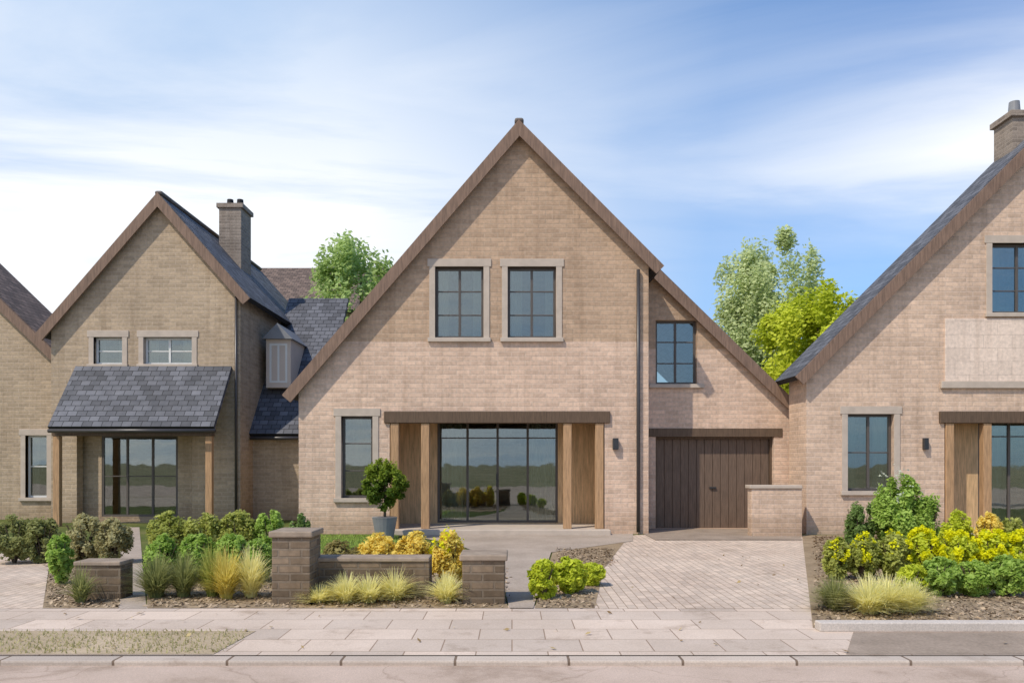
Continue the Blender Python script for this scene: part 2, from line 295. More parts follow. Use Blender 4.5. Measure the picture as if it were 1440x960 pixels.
def window(parent, x0, x1, z0, z1, y=0, cols=2, rows=2, fm=None, surround=True, curtain=True, name='window', transom=None, sill=True):
    fm = fm or FRAME_D; yf = y+.12; w = .055
    m = MB(); m.panel([(x0,z0),(x1,z0),(x1,z1),(x0,z1)], [(x0+w,x1-w,z0+w,z1-w)], yf, yf+.07)
    for c in range(1, cols): xx = x0+(x1-x0)*c/cols; m.box(xx-w/2, xx+w/2, yf+.002, yf+.068, z0+w, z1-w)
    bars = [transom] if transom else [z0+(z1-z0)*r/rows for r in range(1, rows)]
    for zz in bars:
        for c in range(cols):
            a = x0+(x1-x0)*c/cols+(w if c == 0 else w/2); b = x0+(x1-x0)*(c+1)/cols-(w if c == cols-1 else w/2)
            m.box(a, b, yf+.014, yf+.056, zz-.014, zz+.014)
    o = m.build(name, fm, parent, .004)
    MB().box(x0+w, x1-w, yf+.028, yf+.036, z0+w, z1-w).build('pane', GLASS, o)
    if curtain:
        for sgn in (0, 1):
            c = MB(); wd = (x1-x0)*random.uniform(.18,.32); a = x0+.03 if sgn == 0 else x1-.03-wd; pts = [(a+wd*i/24, yf+.16+.025*math.sin(i*1.9)) for i in range(25)]
            for i in range(24): c.quad([(*pts[i], z0), (*pts[i+1], z0), (*pts[i+1], z1), (*pts[i], z1)])
            c.build('curtain', CURT, o)
    if surround:
        s = MB(); t = .13; s.panel([(x0-t,z0-.003),(x1+t,z0-.003),(x1+t,z1+t),(x0-t,z1+t)], [(x0,x1,z0-.0031+.0,z1)], y-.025, y+.115) if False else None
        s.box(x0-t, x0, y-.02, y+.118, z0, z1); s.box(x1, x1+t, y-.02, y+.118, z0, z1); s.box(x0-t-.04, x1+t+.04, y-.024, y+.118, z1, z1+.17)
        s.build('surround', DRESS, o, .006)
    if sill:
        MB().box(x0-.16, x1+.16, y-.07, y+.118, z0-.09, z0).build('sill', DRESS, o, .008)
    return o
def set_tone(me, tone):
    a = me.attributes.new('tone', 'FLOAT', 'FACE'); a.data.foreach_set('value', tone.astype(np.float32))
def leaves(name, pos, size, mat, parent=None, tone=None, flat=.85, aspect=1.5):
    """many small leaf quads at given points"""
    n = len(pos); cen = pos.mean(0); ou = (pos-cen)/(np.abs(pos-cen).max(0)+1e-6); nn = rng.normal(size=(n,3))*.7 + ou*.6; nn[:,2] += flat; nn /= np.linalg.norm(nn, axis=1)[:,None]
    d1 = np.cross(nn, rng.normal(size=(n,3))); d1 /= np.linalg.norm(d1, axis=1)[:,None]; d2 = np.cross(nn, d1)
    s = size*rng.uniform(.6, 1.4, (n,1)); a = d1*s*aspect/2; b = d2*s/2
    V = np.stack([pos-a, pos+b*.9-a*.1, pos+a, pos-b*.9-a*.1], 1).reshape(-1,3)
    me = bpy.data.meshes.new(name); me.vertices.add(4*n); me.vertices.foreach_set('co', V.ravel()); me.loops.add(4*n); me.loops.foreach_set('vertex_index', np.arange(4*n)); me.polygons.add(n)
    me.polygons.foreach_set('loop_start', np.arange(n)*4); me.polygons.foreach_set('loop_total', np.full(n, 4)); me.update()
    if tone is None: tone = rng.uniform(0, 1, n)
    set_tone(me, np.clip(tone, 0, 1)); me.materials.append(mat); o = bpy.data.objects.new(name, me); COL.objects.link(o); o.parent = parent; return o
def crown_pts(c, r, n, clumps, spread=.28, bottom=-1.):
    c = np.array(c); r = np.array(r); k = rng.normal(size=(clumps,3)); k /= np.linalg.norm(k, axis=1)[:,None]
    rad = rng.uniform(.45, 1., clumps)**.7; k = k*rad[:,None]; k = k[k[:,2] > bottom]; cc = rng.integers(0, len(k), n)
    wts = rng.uniform(.55, 1.25, len(k)); d = rng.normal(size=(n,3)); d /= np.linalg.norm(d, axis=1)[:,None]
    rr = rng.uniform(.1, 1, n)**.6 + (rng.random(n) < .14)*rng.uniform(0, .55, n)
    sq = rng.uniform(.55, 1.35, (len(k), 3))
    p = k[cc] + d*sq[cc]*(rr*spread*wts[cc])[:,None]
    nr = np.linalg.norm(p, axis=1)[:,None]; p = p*np.where(nr > 1.1, 1.1/np.maximum(nr, 1e-6)*rng.uniform(.8, 1, (n,1)), 1)
    ct = rng.uniform(0, 1, len(k))
    return c + p*r, ct[cc]*.55 + rng.uniform(0, .45, n)
def tree(x, y, h, r, mat, label, trunk_h=None, leaf=.16, n=16000, clumps=70, group=None, z=0, spread=.26, name='tree'):
    t = thing(name, (x, y, z), label, 'tree', group); trunk_h = trunk_h or h*.4
    cz = trunk_h + (h-trunk_h)/2; m = MB(); w = max(.07, h*.02)
    m.tube([(0,0,-.1),(w*.3,0,trunk_h*.5),(-w*.2,.05,trunk_h),(0,0,cz+(h-cz)*.5)], [w*1.3,w,w*.75,w*.2], 10)
    for k in range(11):
        a = k*2.4+random.random(); zz = trunk_h*.8 + (h-trunk_h)*.055*k; rr = r*random.uniform(.55,.85)
        m.tube([(0,0,zz),(math.cos(a)*rr*.5,math.sin(a)*rr*.5,zz+rr*.35),(math.cos(a)*rr,math.sin(a)*rr,zz+rr*.8)], [w*.45,w*.3,w*.08], 6)
    m.build('trunk', BARK, t, smooth=True)
    p, tn = crown_pts((0,0,cz), (r, r, (h-trunk_h)/2), n, clumps, spread); leaves('crown', p, leaf, mat, t, tn); return t
def shrub(x, y, w, h, mat, label, leaf=.036, n=3500, clumps=48, group=None, d=None, z=0, name='shrub', cat='shrub', flowers=None):
    t = thing(name, (x, y, z), label, cat, group, rz=random.uniform(0,6.28)); m = MB(); n = int(n*1.9)
    for k in range(9):
        a = k*2.4; q = random.uniform(.25,.42)*w; m.tube([(0,0,-.03),(math.cos(a)*q*.4,math.sin(a)*q*.4,h*.4),(math.cos(a)*q,math.sin(a)*q,h*.8)], [.018,.012,.004], 5)
    m.build('stem', BARK, t)
    p, tn = crown_pts((0,0,h*.5), (w/2*.92, (d or w)/2*.92, h*.46), n, clumps, .32); p[:,2] = np.abs(p[:,2]); leaves('foliage', p, leaf, mat, t, tn)
    if flowers:
        q, _ = crown_pts((0,0,h*.56), (w/2*1.04, (d or w)/2*1.04, h*.5), flowers[1], 40, .2, -.2); leaves('blossom', q, leaf*.9, flowers[0], t, aspect=1.0)
    return t
def grass_clump(x, y, w, h, mat, label, n=500, group=None, z=0, name='ornamental_grass', cat='plant', lean=.95):
    a = rng.uniform(0, 6.283, n); r0 = rng.uniform(0, w*.18, n); L = h*rng.uniform(.4, 1.2, n); out_ = rng.uniform(.05, lean, n)**.8*w
    bw = .006+.004*rng.random(n); segs = 4; V = []; Fc = []
    ca, sa = np.cos(a), np.sin(a)
    for s in range(segs+1):
        u = s/segs; rr = r0+out_*u**1.8; zz = L*(u-.28*u*u*out_/w/.5); ww = bw*(1-u*.85)
        V.append(np.stack([ca*rr-sa*ww, sa*rr+ca*ww, zz], 1)); V.append(np.stack([ca*rr+sa*ww, sa*rr-ca*ww, zz], 1))
    V = np.stack(V, 1).reshape(-1,3); st = 2*(segs+1); base = (np.arange(n)*st)[:,None,None]
    q = np.array([[2*s, 2*s+1, 2*s+3, 2*s+2] for s in range(segs)])[None]; Fc = (base+q).reshape(-1,4)
    me = bpy.data.meshes.new(name); me.from_pydata(V.tolist(), [], Fc.tolist()); set_tone(me, np.repeat(rng.uniform(0,1,n), segs)); me.materials.append(mat)
    o = bpy.data.objects.new(name, me); COL.objects.link(o); o.location = (x, y, z); return tag(o, label, cat, group)
def sheet(name, pts, z, mat, kind='structure'):
    me = bpy.data.meshes.new(name); me.from_pydata([(x, y, z) for x, y in pts], [], [tuple(range(len(pts)))]); me.materials.append(mat)
    o = bpy.data.objects.new(name, me); COL.objects.link(o); o['kind'] = kind; return o
def blades(name, x0, x1, y0, y1, n, h, mat, z=0, mask=None):
    p = np.stack([rng.uniform(x0,x1,n), rng.uniform(y0,y1,n)], 1)
    if mask: p = p[[mask(*q) for q in p]]; n = len(p)
    a = rng.uniform(0,6.283,n); hh = h*rng.uniform(.4,1.2,n); w = .005+.004*rng.random(n); ln = rng.normal(0,.35,(n,2))*hh[:,None]
    c, s = np.cos(a)*w, np.sin(a)*w; Z0 = np.full(n, z)
    V = np.stack([np.stack([p[:,0]-c,p[:,1]-s,Z0],1), np.stack([p[:,0]+c,p[:,1]+s,Z0],1), np.stack([p[:,0]+ln[:,0],p[:,1]+ln[:,1],Z0+hh],1)],1).reshape(-1,3)
    me = bpy.data.meshes.new(name); me.vertices.add(3*n); me.vertices.foreach_set('co', V.ravel()); me.loops.add(3*n); me.loops.foreach_set('vertex_index', np.arange(3*n)); me.polygons.add(n)
    me.polygons.foreach_set('loop_start', np.arange(n)*3); me.polygons.foreach_set('loop_total', np.full(n,3)); me.update(); set_tone(me, rng.uniform(0,1,n)); me.materials.append(mat)
    o = bpy.data.objects.new(name, me); COL.objects.link(o); tag(o, None, None, None, 'stuff'); return o

# ---------------- ground ----------------
sheet('ground', [(-900,-300),(900,-300),(900,1500),(-900,1500)], -.05, FIELD)
sheet('lawn', [(-40,8.9),(40,8.9),(40,45),(-40,45)], 0, LAWN)
sheet('road', [(-80,-12),(80,-12),(80,6.45),(-80,6.45)], -.04, ROAD)
MB().box(-80,80,6.45,6.62,-.1,.0).build('kerb', KERBP, None, .015)['kind'] = 'structure'
sheet('pavement', [(-80,6.62),(80,6.62),(80,8.9),(-80,8.9)], 0.004, SLABM)

# ---------------- middle house ----------------
def gable_house(root, xl, xp, xr, zl, zp, zr, holes, depth, wallm, roofm, th=.3):
    """front wall with gable, side and back walls, two roof slabs, verge boards"""
    outl = [(xl,0),(xr,0),(xr,zr),(xp,zp),(xl,zl)]
    m = MB().panel(outl, holes, 0, th); m.box(xl, xl+th, th, depth-th, 0, zl); m.box(xr-th, xr, th, depth-th, 0, zr)
    m.panel(outl, [], depth-th, depth); m.build('wall', wallm, root)
    s1 = (zp-zl)/(xp-xl); s2 = (zp-zr)/(xr-xp); ov = .22
    a = slab('roof', roofm, root, (xp, zp+.02), (xl-ov, zl-ov*s1+.02), -.16, depth+.16); b = slab('roof', roofm, root, (xp, zp+.02), (xr+ov, zr-ov*s2+.02), -.16, depth+.16)
    L1 = Vector((xl-ov, -.20, zl-ov*s1)); P = Vector((xp, -.20, zp)); R1 = Vector((xr+ov, -.20, zr-ov*s2))
    v = MB(); v.bar(L1-Vector((0,0,.02)), P-Vector((0,0,.02)), .06, .2, (0,1,0)) if False else None
    for A in (L1, R1):
        d = (P-A).normalized(); nrm = Vector((-d.z, 0, d.x)); nrm = nrm if nrm.z > 0 else -nrm
        q = [A-nrm*.12, P-Vector((0,0,.12/nrm.z)), P+Vector((0,0,.12/nrm.z)), A+nrm*.12]
        for yy in (0, .05): v.quad([(p.x, -.21+yy, p.z) for p in q])
        for i in range(4): p, r_ = q[i], q[(i+1) % 4]; v.quad([(p.x,-.21,p.z),(r_.x,-.21,r_.z),(r_.x,-.16,r_.z),(p.x,-.16,p.z)])
    v.build('verge_board', VERGE, root)
    MB().box(xp-.1, xp+.1, -.16, depth+.16, zp+.14, zp+.25).build('ridge', RIDGE, root, .05)
    return root
D1 = 17.6; PX = D1/F
def mx(p): return X(p, D1)
def mz(p): return Z(p, D1)
mid = thing('house', (0, D1, 0), 'steep gabled stone house with two upper windows, wide oak porch and brown garage door', 'house')
holes = [(mx(612),mx(680),mz(475),mz(375)), (mx(714),mx(782),mz(475),mz(375)), (mx(480),mx(524),mz(700),mz(585)), (mx(548),mx(850),.02,mz(578))]
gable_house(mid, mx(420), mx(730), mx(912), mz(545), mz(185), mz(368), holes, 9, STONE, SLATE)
window(mid, *holes[0], cols=2, rows=3); window(mid, *holes[1], cols=2, rows=3); window(mid, *holes[2], cols=1, rows=3, curtain=False)
# porch recess
x0, x1, z0, z1 = holes[3]; dp = 1.5
pw0, pw1 = mx(606), mx(790)
m = MB().panel([(x0-.3,0),(x1+.3,0),(x1+.3,z1+.3),(x0-.3,z1+.3)], [(pw0,pw1,.14,z1-.12)], dp, dp+.2); m.box(x0-.3,x0,.302,dp,0,z1+.3); m.box(x1,x1+.3,.302,dp,0,z1+.3); m.build('porch_wall', OAK_L, mid)
MB().box(x0-.002,x1+.002,.05,dp-.002,z1+.001,z1+.1).build('porch_ceiling', OAK_D, mid)
MB().box(x0-.12,x1+.12,-.06,.2,z1-.26,z1-.004).build('porch_beam', OAK_D, mid, .012)
for xx in (x0+.11, x1-.11, mx(598), mx(798)):
    o = MB().box(xx-.09,xx+.09,-.03,.15,.12,z1-.262); o.build('post', OAK, mid, .012)
MB().box(x0-.1,x1+.1,-.35,dp-.002,.0,.12).build('step', DRESS, mid, .015)
window(mid, pw0, pw1, .14, z1-.12, y=dp-.1, cols=4, rows=2, transom=2.15, surround=False, curtain=True, name='glazed_door', sill=False)
# garage wing, set back
GY = 1.2; D1b = D1+GY
def gx(p): return X(p, D1b)
def gz(p): return Z(p, D1b)
gl, gr = mx(912)+.001, gx(1118)
gh = [(gx(922),gx(1088),.02,gz(614)), (gx(922),gx(980),gz(540),gz(450))]
top = lambda p: gz(350+(p-890)*1.0)
m = MB().panel([(gl,0),(gr,0),(gr,top(1118)),(gx(912),top(912)),(gl,top(912))][:4]+[(gl,top(912))], gh, GY, GY+.3); m.box(gr-.3,gr,GY+.3,8.7,0,top(1118)); m.build('garage_wall', STONE, mid)
slab('garage_roof', SLATE, mid, (mx(912),top(905)+.02), (gr+.04,top(1118)-.04+.02), GY-.14, 9)
v = MB(); A = Vector((gr+.04,GY-.17,top(1118)-.04)); P = Vector((mx(914),GY-.17,top(908)))
v.bar(A, P, .05, .24, (0,0,1)); v.build('verge_board', VERGE, mid)
window(mid, *gh[1], y=GY, cols=2, rows=3, surround=False, curtain=False)
g = MB(); ga, gb, _, gt = gh[0]
nb = 14
for i in range(nb):
    a = ga+.05+(gb-ga-.1)*i/nb; b = ga+.05+(gb-ga-.1)*(i+1)/nb; g.box(a+.004,b-.004,GY+.2,GY+.24,.02,gt-.05)
g.box(ga+.05,gb-.05,GY+.242,GY+.26,.02,gt-.05)
gd = g.build('garage_door', DOORW, mid, .004)
MB().box((ga+gb)/2-.08,(ga+gb)/2+.08,GY+.16,GY+.2,.95,.99).build('handle', METAL_D, gd, .004)
MB().box(ga,ga+.05,GY+.12,GY+.28,0,gt).box(gb-.05,gb,GY+.12,GY+.28,0,gt).box(ga+.05,gb-.05,GY+.12,GY+.28,gt-.05,gt).build('garage_frame', OAK_D, mid, .004)
MB().box(ga-.2,gb+.2,GY-.02,GY+.1,gt,gt+.2).build('lintel', OAK_D, mid, .006)
# downpipe and lamp
MB().tube([(mx(897),-.06,0.05),(mx(897),-.06,mz(380))], .04, 10).build('downpipe', GUTTER, mid, smooth=True)
MB().box(mx(865)-.06,mx(865)+.06,-.12,0-.001,1.85,2.1).build('wall_lamp', METAL_D, mid, .01)

# ---------------- left house ----------------
D2 = 20.8
def lx(p): return X(p, D2)
def lz(p): return Z(p, D2)
left = thing('house', (0, D2, 0), 'grey tan gabled house with slate canopy roof and chimney, left of the middle house', 'house')
lh = [(lx(132),lx(172),lz(512),lz(474)), (lx(202),lx(270),lz(512),lz(474)), (lx(108),lx(270),.02,lz(606))]
gable_house(left, lx(72), lx(226), lx(338), lz(462), lz(284), lz(412), lh, 8, STONE_L, SLATE)
window(left, *lh[0], cols=1, rows=2, fm=FRAME_W); window(left, *lh[1], cols=2, rows=2, fm=FRAME_W)
# canopy
slab('canopy_roof', SLATE, left, (-.0,lz(512)-.12), (-1.25,lz(606)), X(71,19.6), X(303,19.6), .1, 'y')
MB().box(X(74,19.7),X(300,19.7),-1.15,-1.0,lz(612)-.05,lz(606)-.06).build('canopy_beam', OAK_D, left, .01)
for p in (X(80,19.7), X(294,19.7)): MB().box(p-.08,p+.08,-1.14,-1.0,0,lz(612)-.052).build('post', OAK, left, .01)
window(left, lx(133), lx(242), .14, lz(612), y=.25, cols=3, rows=2, fm=FRAME_D, surround=False, curtain=False, sill=False)
x0, x1, z0, z1 = lh[2]
m = MB().panel([(x0-.2,0),(x1+.2,0),(x1+.2,z1+.2),(x0-.2,z1+.2)], [(lx(133),lx(242),.14,lz(612))], .36, .6); m.build('porch_wall', STONE_L, left)
# side wing with slate slope
m = MB(); m.box(lx(338)+.001,lx(425),1.0,1.3,0,lz(605)); m.box(lx(425)-.3,lx(425),1.3,7,0,lz(605)); m.build('wing_wall', STONE_L, left)
slab('wing_roof', SLATE, left, (4.6,lz(395)+.4), (.75,lz(612)), lx(338)+.002, lx(440), .1, 'y')
window(left, lx(346), lx(404), lz(700), lz(622), y=.9, cols=2, rows=2, fm=FRAME_W, surround=False, sill=False)
dx_ = lambda p: X(p, D2+1.5); dz_ = lambda p: Z(p, D2+1.5)
dm = MB().box(dx_(374),dx_(409),1.5,3.2,dz_(545),dz_(475)); dm.build('dormer', RENDER_, left, .01)
dr = MB(); xa, xb = dx_(370), dx_(413); zt, zpk = dz_(477), dz_(455)
dr.quad([(xa,1.38,zt),((xa+xb)/2,1.38,zpk),((xa+xb)/2,3.4,zpk),(xa,3.4,zt)]); dr.quad([(xb,1.38,zt),((xa+xb)/2,1.38,zpk),((xa+xb)/2,3.4,zpk),(xb,3.4,zt)]); dr.quad([(xa,1.38,zt),(xb,1.38,zt),((xa+xb)/2,1.38,zpk)]); dr.quad([(xa,1.38,zt),(xb,1.38,zt),(xb,3.4,zt),(xa,3.4,zt)])
dr.build('dormer_roof', LEADG, left)
window(left, dx_(379), dx_(404), dz_(538), dz_(483), y=1.37, cols=2, rows=1, fm=FRAME_W, surround=False, curtain=False, sill=False)
cx_ = lambda p: X(p, D2+3); cz_ = lambda p: Z(p, D2+3)
m = MB(); m.box(cx_(308),cx_(339),3,3.9,cz_(440),cz_(292)); m.box(cx_(305),cx_(342),2.95,3.95,cz_(292),cz_(286)); ch = m.build('chimney', STONE_C, left)
for q in (-.15,.15): MB().tube([(cx_(323.5)+q,3.45,cz_(287)),(cx_(323.5)+q,3.45,cz_(274))], [.11,.09], 14).build('chimney_pot', TILE, ch)

# ---------------- right house ----------------
D3 = 17.5
def rx(p): return X(p, D3)
def rz_(p): return Z(p, D3)
right = thing('house', (0, D3, 0), 'large tan stone house whose steep gable runs out of the picture, right of the garage', 'house')
rh = [(rx(1395),rx(1475),rz_(440),rz_(342)), (rx(1560),rx(1640),rz_(440),rz_(342)), (rx(1192),rx(1257),rz_(690),rz_(582)), (rx(1328),rx(1640),.02,rz_(578))]
gable_house(right, rx(1134), rx(1530), rx(1900), rz_(522), rz_(126), rz_(480), rh, 1.1, STONE_R, SLATE)
RB = 11.6; m = MB().box(RB,RB+.3,1.102,8,0,4.2).box(RB,rx(1890),8,8.3,0,4.2); m.panel([(RB,0),(rx(1890),0),(rx(1890),4.2),(RB,4.2)],[],1.11,1.25)
m.box(rx(1134)+.25, RB-.002, 1.102, 7, 0, 2.85); m.build('rear_wall', STONE_R, right)
slab('roof', SLATE, right, (4.9,6.9), (1.11,4.2), RB-.15, rx(1890), .12, 'y'); slab('roof', SLATE, right, (4.9,6.9), (8.5,4.0), RB-.15, rx(1890), .12, 'y')
s_ = MB().panel([(1.12,4.2),(8.2,4.2),(4.9,6.85)],[],RB-.001,RB+.3).build('gable_end', STONE_R, right)
s_.data.transform(Matrix(((0,1,0,0),(1,0,0,0),(0,0,1,0),(0,0,0,1))))
ex = lambda p: X(p, D3+.5); ez = lambda p: Z(p, D3+.5)
m = MB(); m.box(ex(1424),ex(1500),.5,1.2,ez(260),ez(164)); m.box(ex(1420),ex(1504),.44,1.26,ez(164),ez(156)); ch = m.build('chimney', STONE_C, right)
for q in (1440,1475): MB().tube([(ex(q),.85,ez(158)),(ex(q),.85,ez(134))], [.14,.11], 16).build('chimney_pot', LEADG, ch)
for q in rh[:2]: window(right, *q, cols=2, rows=3)
window(right, *rh[2], cols=2, rows=2)
dp = .55; x0, x1, z0, z1 = rh[3]; pw0, pw1 = rx(1396), rx(1580)
m = MB().panel([(x0-.3,0),(x1+.3,0),(x1+.3,z1+.3),(x0-.3,z1+.3)], [(pw0,pw1,.14,z1-.12)], dp, dp+.2); m.box(x0-.3,x0,.302,dp,0,z1+.3); m.box(x1,x1+.3,.302,dp,0,z1+.3); m.build('porch_wall', OAK_L, right)
MB().box(x0-.002,x1+.002,.05,dp-.002,z1+.001,z1+.1).build('porch_ceiling', OAK_D, right)
MB().box(x0-.12,x1+.12,-.06,.2,z1-.26,z1-.004).build('porch_beam', OAK_D, right, .012)
for xx in (x0+.11, x1-.11, rx(1388)): MB().box(xx-.09,xx+.09,-.03,.15,.12,z1-.262).build('post', OAK, right, .012)
MB().box(x0-.1,x1+.1,-.35,dp-.002,.0,.12).build('step', DRESS, right, .015)
window(right, pw0, pw1, .14, z1-.12, y=dp-.1, cols=4, rows=2, transom=2.15, surround=False, curtain=True, name='glazed_door', sill=False)

# ---------------- far left house ----------------
D4 = 22
fl = thing('house', (0, D4, 0), 'brown roofed house cut off by the left edge of the picture', 'house')
fh = [(X(36,D4),X(66,D4),.6,Z(612,D4))]
gable_house(fl, X(-320,D4), X(-110,D4), X(72,D4), Z(520,D4), Z(318,D4), Z(494,D4), fh, 2.2, STONE_L, TILE)
window(fl, *fh[0], cols=1, rows=2, fm=FRAME_W)

# ---------------- house behind ----------------
D5 = 34
bh = thing('house', (0, D5, 0), 'distant grey roofed house seen between the left and middle houses', 'house')
m = MB().box(X(300,D5),X(620,D5),0,7,0,Z(440,D5)); m.build('wall', STONE_L, bh)
slab('roof', TILE, bh, (3.5,Z(352,D5)), (-.3,Z(440,D5)), X(295,D5), X(625,D5), .1, 'y'); slab('roof', TILE, bh, (3.5,Z(352,D5)), (7.3,Z(440,D5)), X(295,D5), X(625,D5), .1, 'y')

# ---------------- drive and paths ----------------
sheet('driveway', [(mx(905),17.45),(mx(905),18.95),(gx(1125),18.95),(X(1128,17.3),17.3),(X(1140,8.7),8.7),(X(835,8.7),8.7),(X(850,12),12),(X(880,17.2),17.2)], .006, DRIVEM)
sheet('drive_threshold', [(mx(905),16.2),(mx(905),18.9),(gx(1120),18.9),(X(1128,16.2),16.2)], .018, SETTS)
sheet('front_path', [(X(716,8.7),8.7),(X(750,8.7),8.7),(X(775,14),14),(X(890,16),16),(X(890,17.6),17.6),(X(560,17.6),17.6),(X(640,15.4),15.4),(X(700,13),13)], .014, PATHM)
sheet('left_drive', [(-30,8.7),(X(60,8.7),8.7),(X(72,14),14),(-30,14)], .006, DRIVEM)
sheet('side_path', [(X(168,8.7),8.7),(X(206,8.7),8.7),(X(196,19.4),19.4),(X(170,19.4),19.4)], .006, PATHM)
def bed(pts): sheet('planting_bed', pts, .009, SOIL)
bed([(X(440,8.72),8.72),(X(715,8.72),8.72),(X(690,12.5),12.5),(X(430,14),14)])
bed([(X(752,8.72),8.72),(X(836,8.72),8.72),(X(850,12),12),(X(880,16.2),16.2),(X(777,14),14)])
bed([(X(1143,7.7),7.7),(X(1700,7.7),7.7),(X(1700,17.4),17.4),(X(1128,17.3),17.3),(X(1140,8.7),8.7)])
bed([(X(60,8.72),8.72),(X(167,8.72),8.72),(X(168,12.8),12.8),(X(72,12.8),12.8)])
bed([(X(207,8.72),8.72),(X(440,8.72),8.72),(X(400,12.8),12.8),(X(205,12.8),12.8)])
sheet('dry_verge', [(-30,6.64),(X(300,6.64),6.64),(X(360,7.55),7.55),(-30,7.55)], .008, EARTH)
sheet('setts_strip', [(X(1190,6.64),6.64),(30,6.64),(30,7.5),(X(1200,7.5),7.5)], .008, SETTS)  # flat strip in the dark setts colour along the right kerb
MB().box(X(1143,7.7),30,7.52,7.66,0,.09).build('edging', KERBM, None, .012)['kind'] = 'structure'
blades('verge_grass', -8, X(330,7), 6.66, 7.55, 3000, .035, L_STRAWO, .008)
def in_lawn(x, y):
    p = 720+x*F/y
    if y < 8.75: return False
    return not (x < X(64,8.9) or X(164,y) < x < X(210,y) or (y < 14 and p > 700) or (y < 12.8 and p < 700 and y > 8.9 and False) or p > 560)
blades('lawn_grass', -16, X(690,14), 12.6, 17.4, 60000, .045, L_MID, 0, in_lawn)
# ---------------- planting ----------------
tree(X(508,30), 30, Z(325,30), 2.3, L_TREE, 'mid green tree rising behind the middle house on its left', 2.5, .12, 30000, 90)
tree(X(1085,32), 32, Z(326,32), 2.35, L_PALE, 'tall pale green tree behind the garage', 3, .10, 52000, 110)
tree(X(1150,25), 25, Z(405,25), 2.0, L_LIME, 'lime green tree behind the gap between garage and right house', 2, .10, 32000, 90)


# ---------------- garden walls and piers ----------------
def pier(px0, px1, D, h, label, dx=.5):
    t = thing('stone_pier', (X((px0+px1)/2,D), D, 0), label, 'pier', 'stone piers by the pavement'); w = (X(px1,D)-X(px0,D))/2
    MB().box(-w,w,0,dx,-.05,h-.07).build('shaft', PIERST, t, .012); MB().box(-w-.03,w+.03,-.03,dx+.03,h-.07,h).build('cap', PIERCAP, t, .015); return t
PIERCAP = plain('pier_cap', (.30,.235,.18), .85, .2, .25, 6, .3)
pier(650,710,8.95,.56,'squat brown stone pier beside the front path, right of the low wall')
pier(382,436,8.95,.82,'taller brown stone pier at the left end of the low wall, by the green hedge')
def low_wall(px0, px1, D, h, label):
    t = thing('garden_wall', (X((px0+px1)/2,D), D, 0), label, 'wall'); w = (X(px1,D)-X(px0,D))/2
    MB().box(-w,w,0,.3,-.05,h-.05).build('stonework', PIERST, t, .01); MB().box(-w,w,-.02,.32,h-.05,h).build('coping', PIERCAP, t, .012)
low_wall(437,604,9.35,.48,'low brown stone wall between the two piers, under golden shrubs')
low_wall(104,170,9.3,.44,'short low stone wall left of the narrow side path')
wx = lambda p: X(p,17.0)-X(1090,17.0)
t = thing('garden_wall', (X(1090,17.0), 17.0, 0), 'pale knee high stone wall at the right side of the garage door', 'wall')
MB().box(wx(1057),wx(1128),0,.3,0,1.02).build('stonework', STONE_R, t, .01); MB().box(wx(1054),wx(1128),-.03,.33,1.02,1.09).build('coping', DRESS, t, .01)
# ---------------- shrubs, grasses, flowers ----------------
def S(px, D, wpx, top, mat, label, **k):
    h = Z(top, D); shrub(X(px,D), D, wpx*D/F, h, mat, label, **k)
def G(px, D, wpx, top, mat, label, **k):
    j = random.uniform(.85,1.2); k['n'] = int(k.get('n',500)*1.7); grass_clump(X(px+random.uniform(-4,4),D), D+random.uniform(-.1,.12), wpx*D/F*j, Z(top,D)*1.22*random.uniform(.88,1.12), mat, label, **k)
gs = 'golden shrubs behind the low wall'
S(478,10.2,60,757,L_STRAW,'pale straw coloured shrub, leftmost of the golden row behind the low wall',group=gs)
S(532,10.3,64,748,L_GOLD,'golden yellow shrub, second from the left behind the low wall',group=gs)
S(584,10.2,60,746,L_GOLD,'rounded golden shrub behind the right end of the low wall',group=gs)
S(630,10.1,50,745,L_GOLD,'brightest golden shrub just behind the squat pier',group=gs,flowers=(L_YEL,500))
sg = 'straw yellow grasses at the foot of the low wall'
for p, w, tp, lb in ((456,34,822,'leftmost straw yellow grass tuft at the foot of the low wall'),(490,40,814,'second straw yellow tuft from the taller pier'),(522,40,812,'straw yellow grass tuft at the middle of the low wall'),(556,42,813,'fourth straw yellow tuft, towards the right end of the low wall'),(628,34,806,'yellow green grass tuft leaning against the squat pier')):
    G(p,9.12,w*1.2,tp,L_STRAWG,lb,n=420,group=sg)
ls = 'lime shrubs right of the front path'
S(764,9.3,44,786,L_LIME,'lime green shrub closest to the front path',group=ls); S(800,9.7,52,782,L_LIME,'lime green shrub in the middle of the bed beside the drive',group=ls); S(834,10.3,38,790,L_LIME,'small lime green shrub next to the drive',group=ls,n=2200)
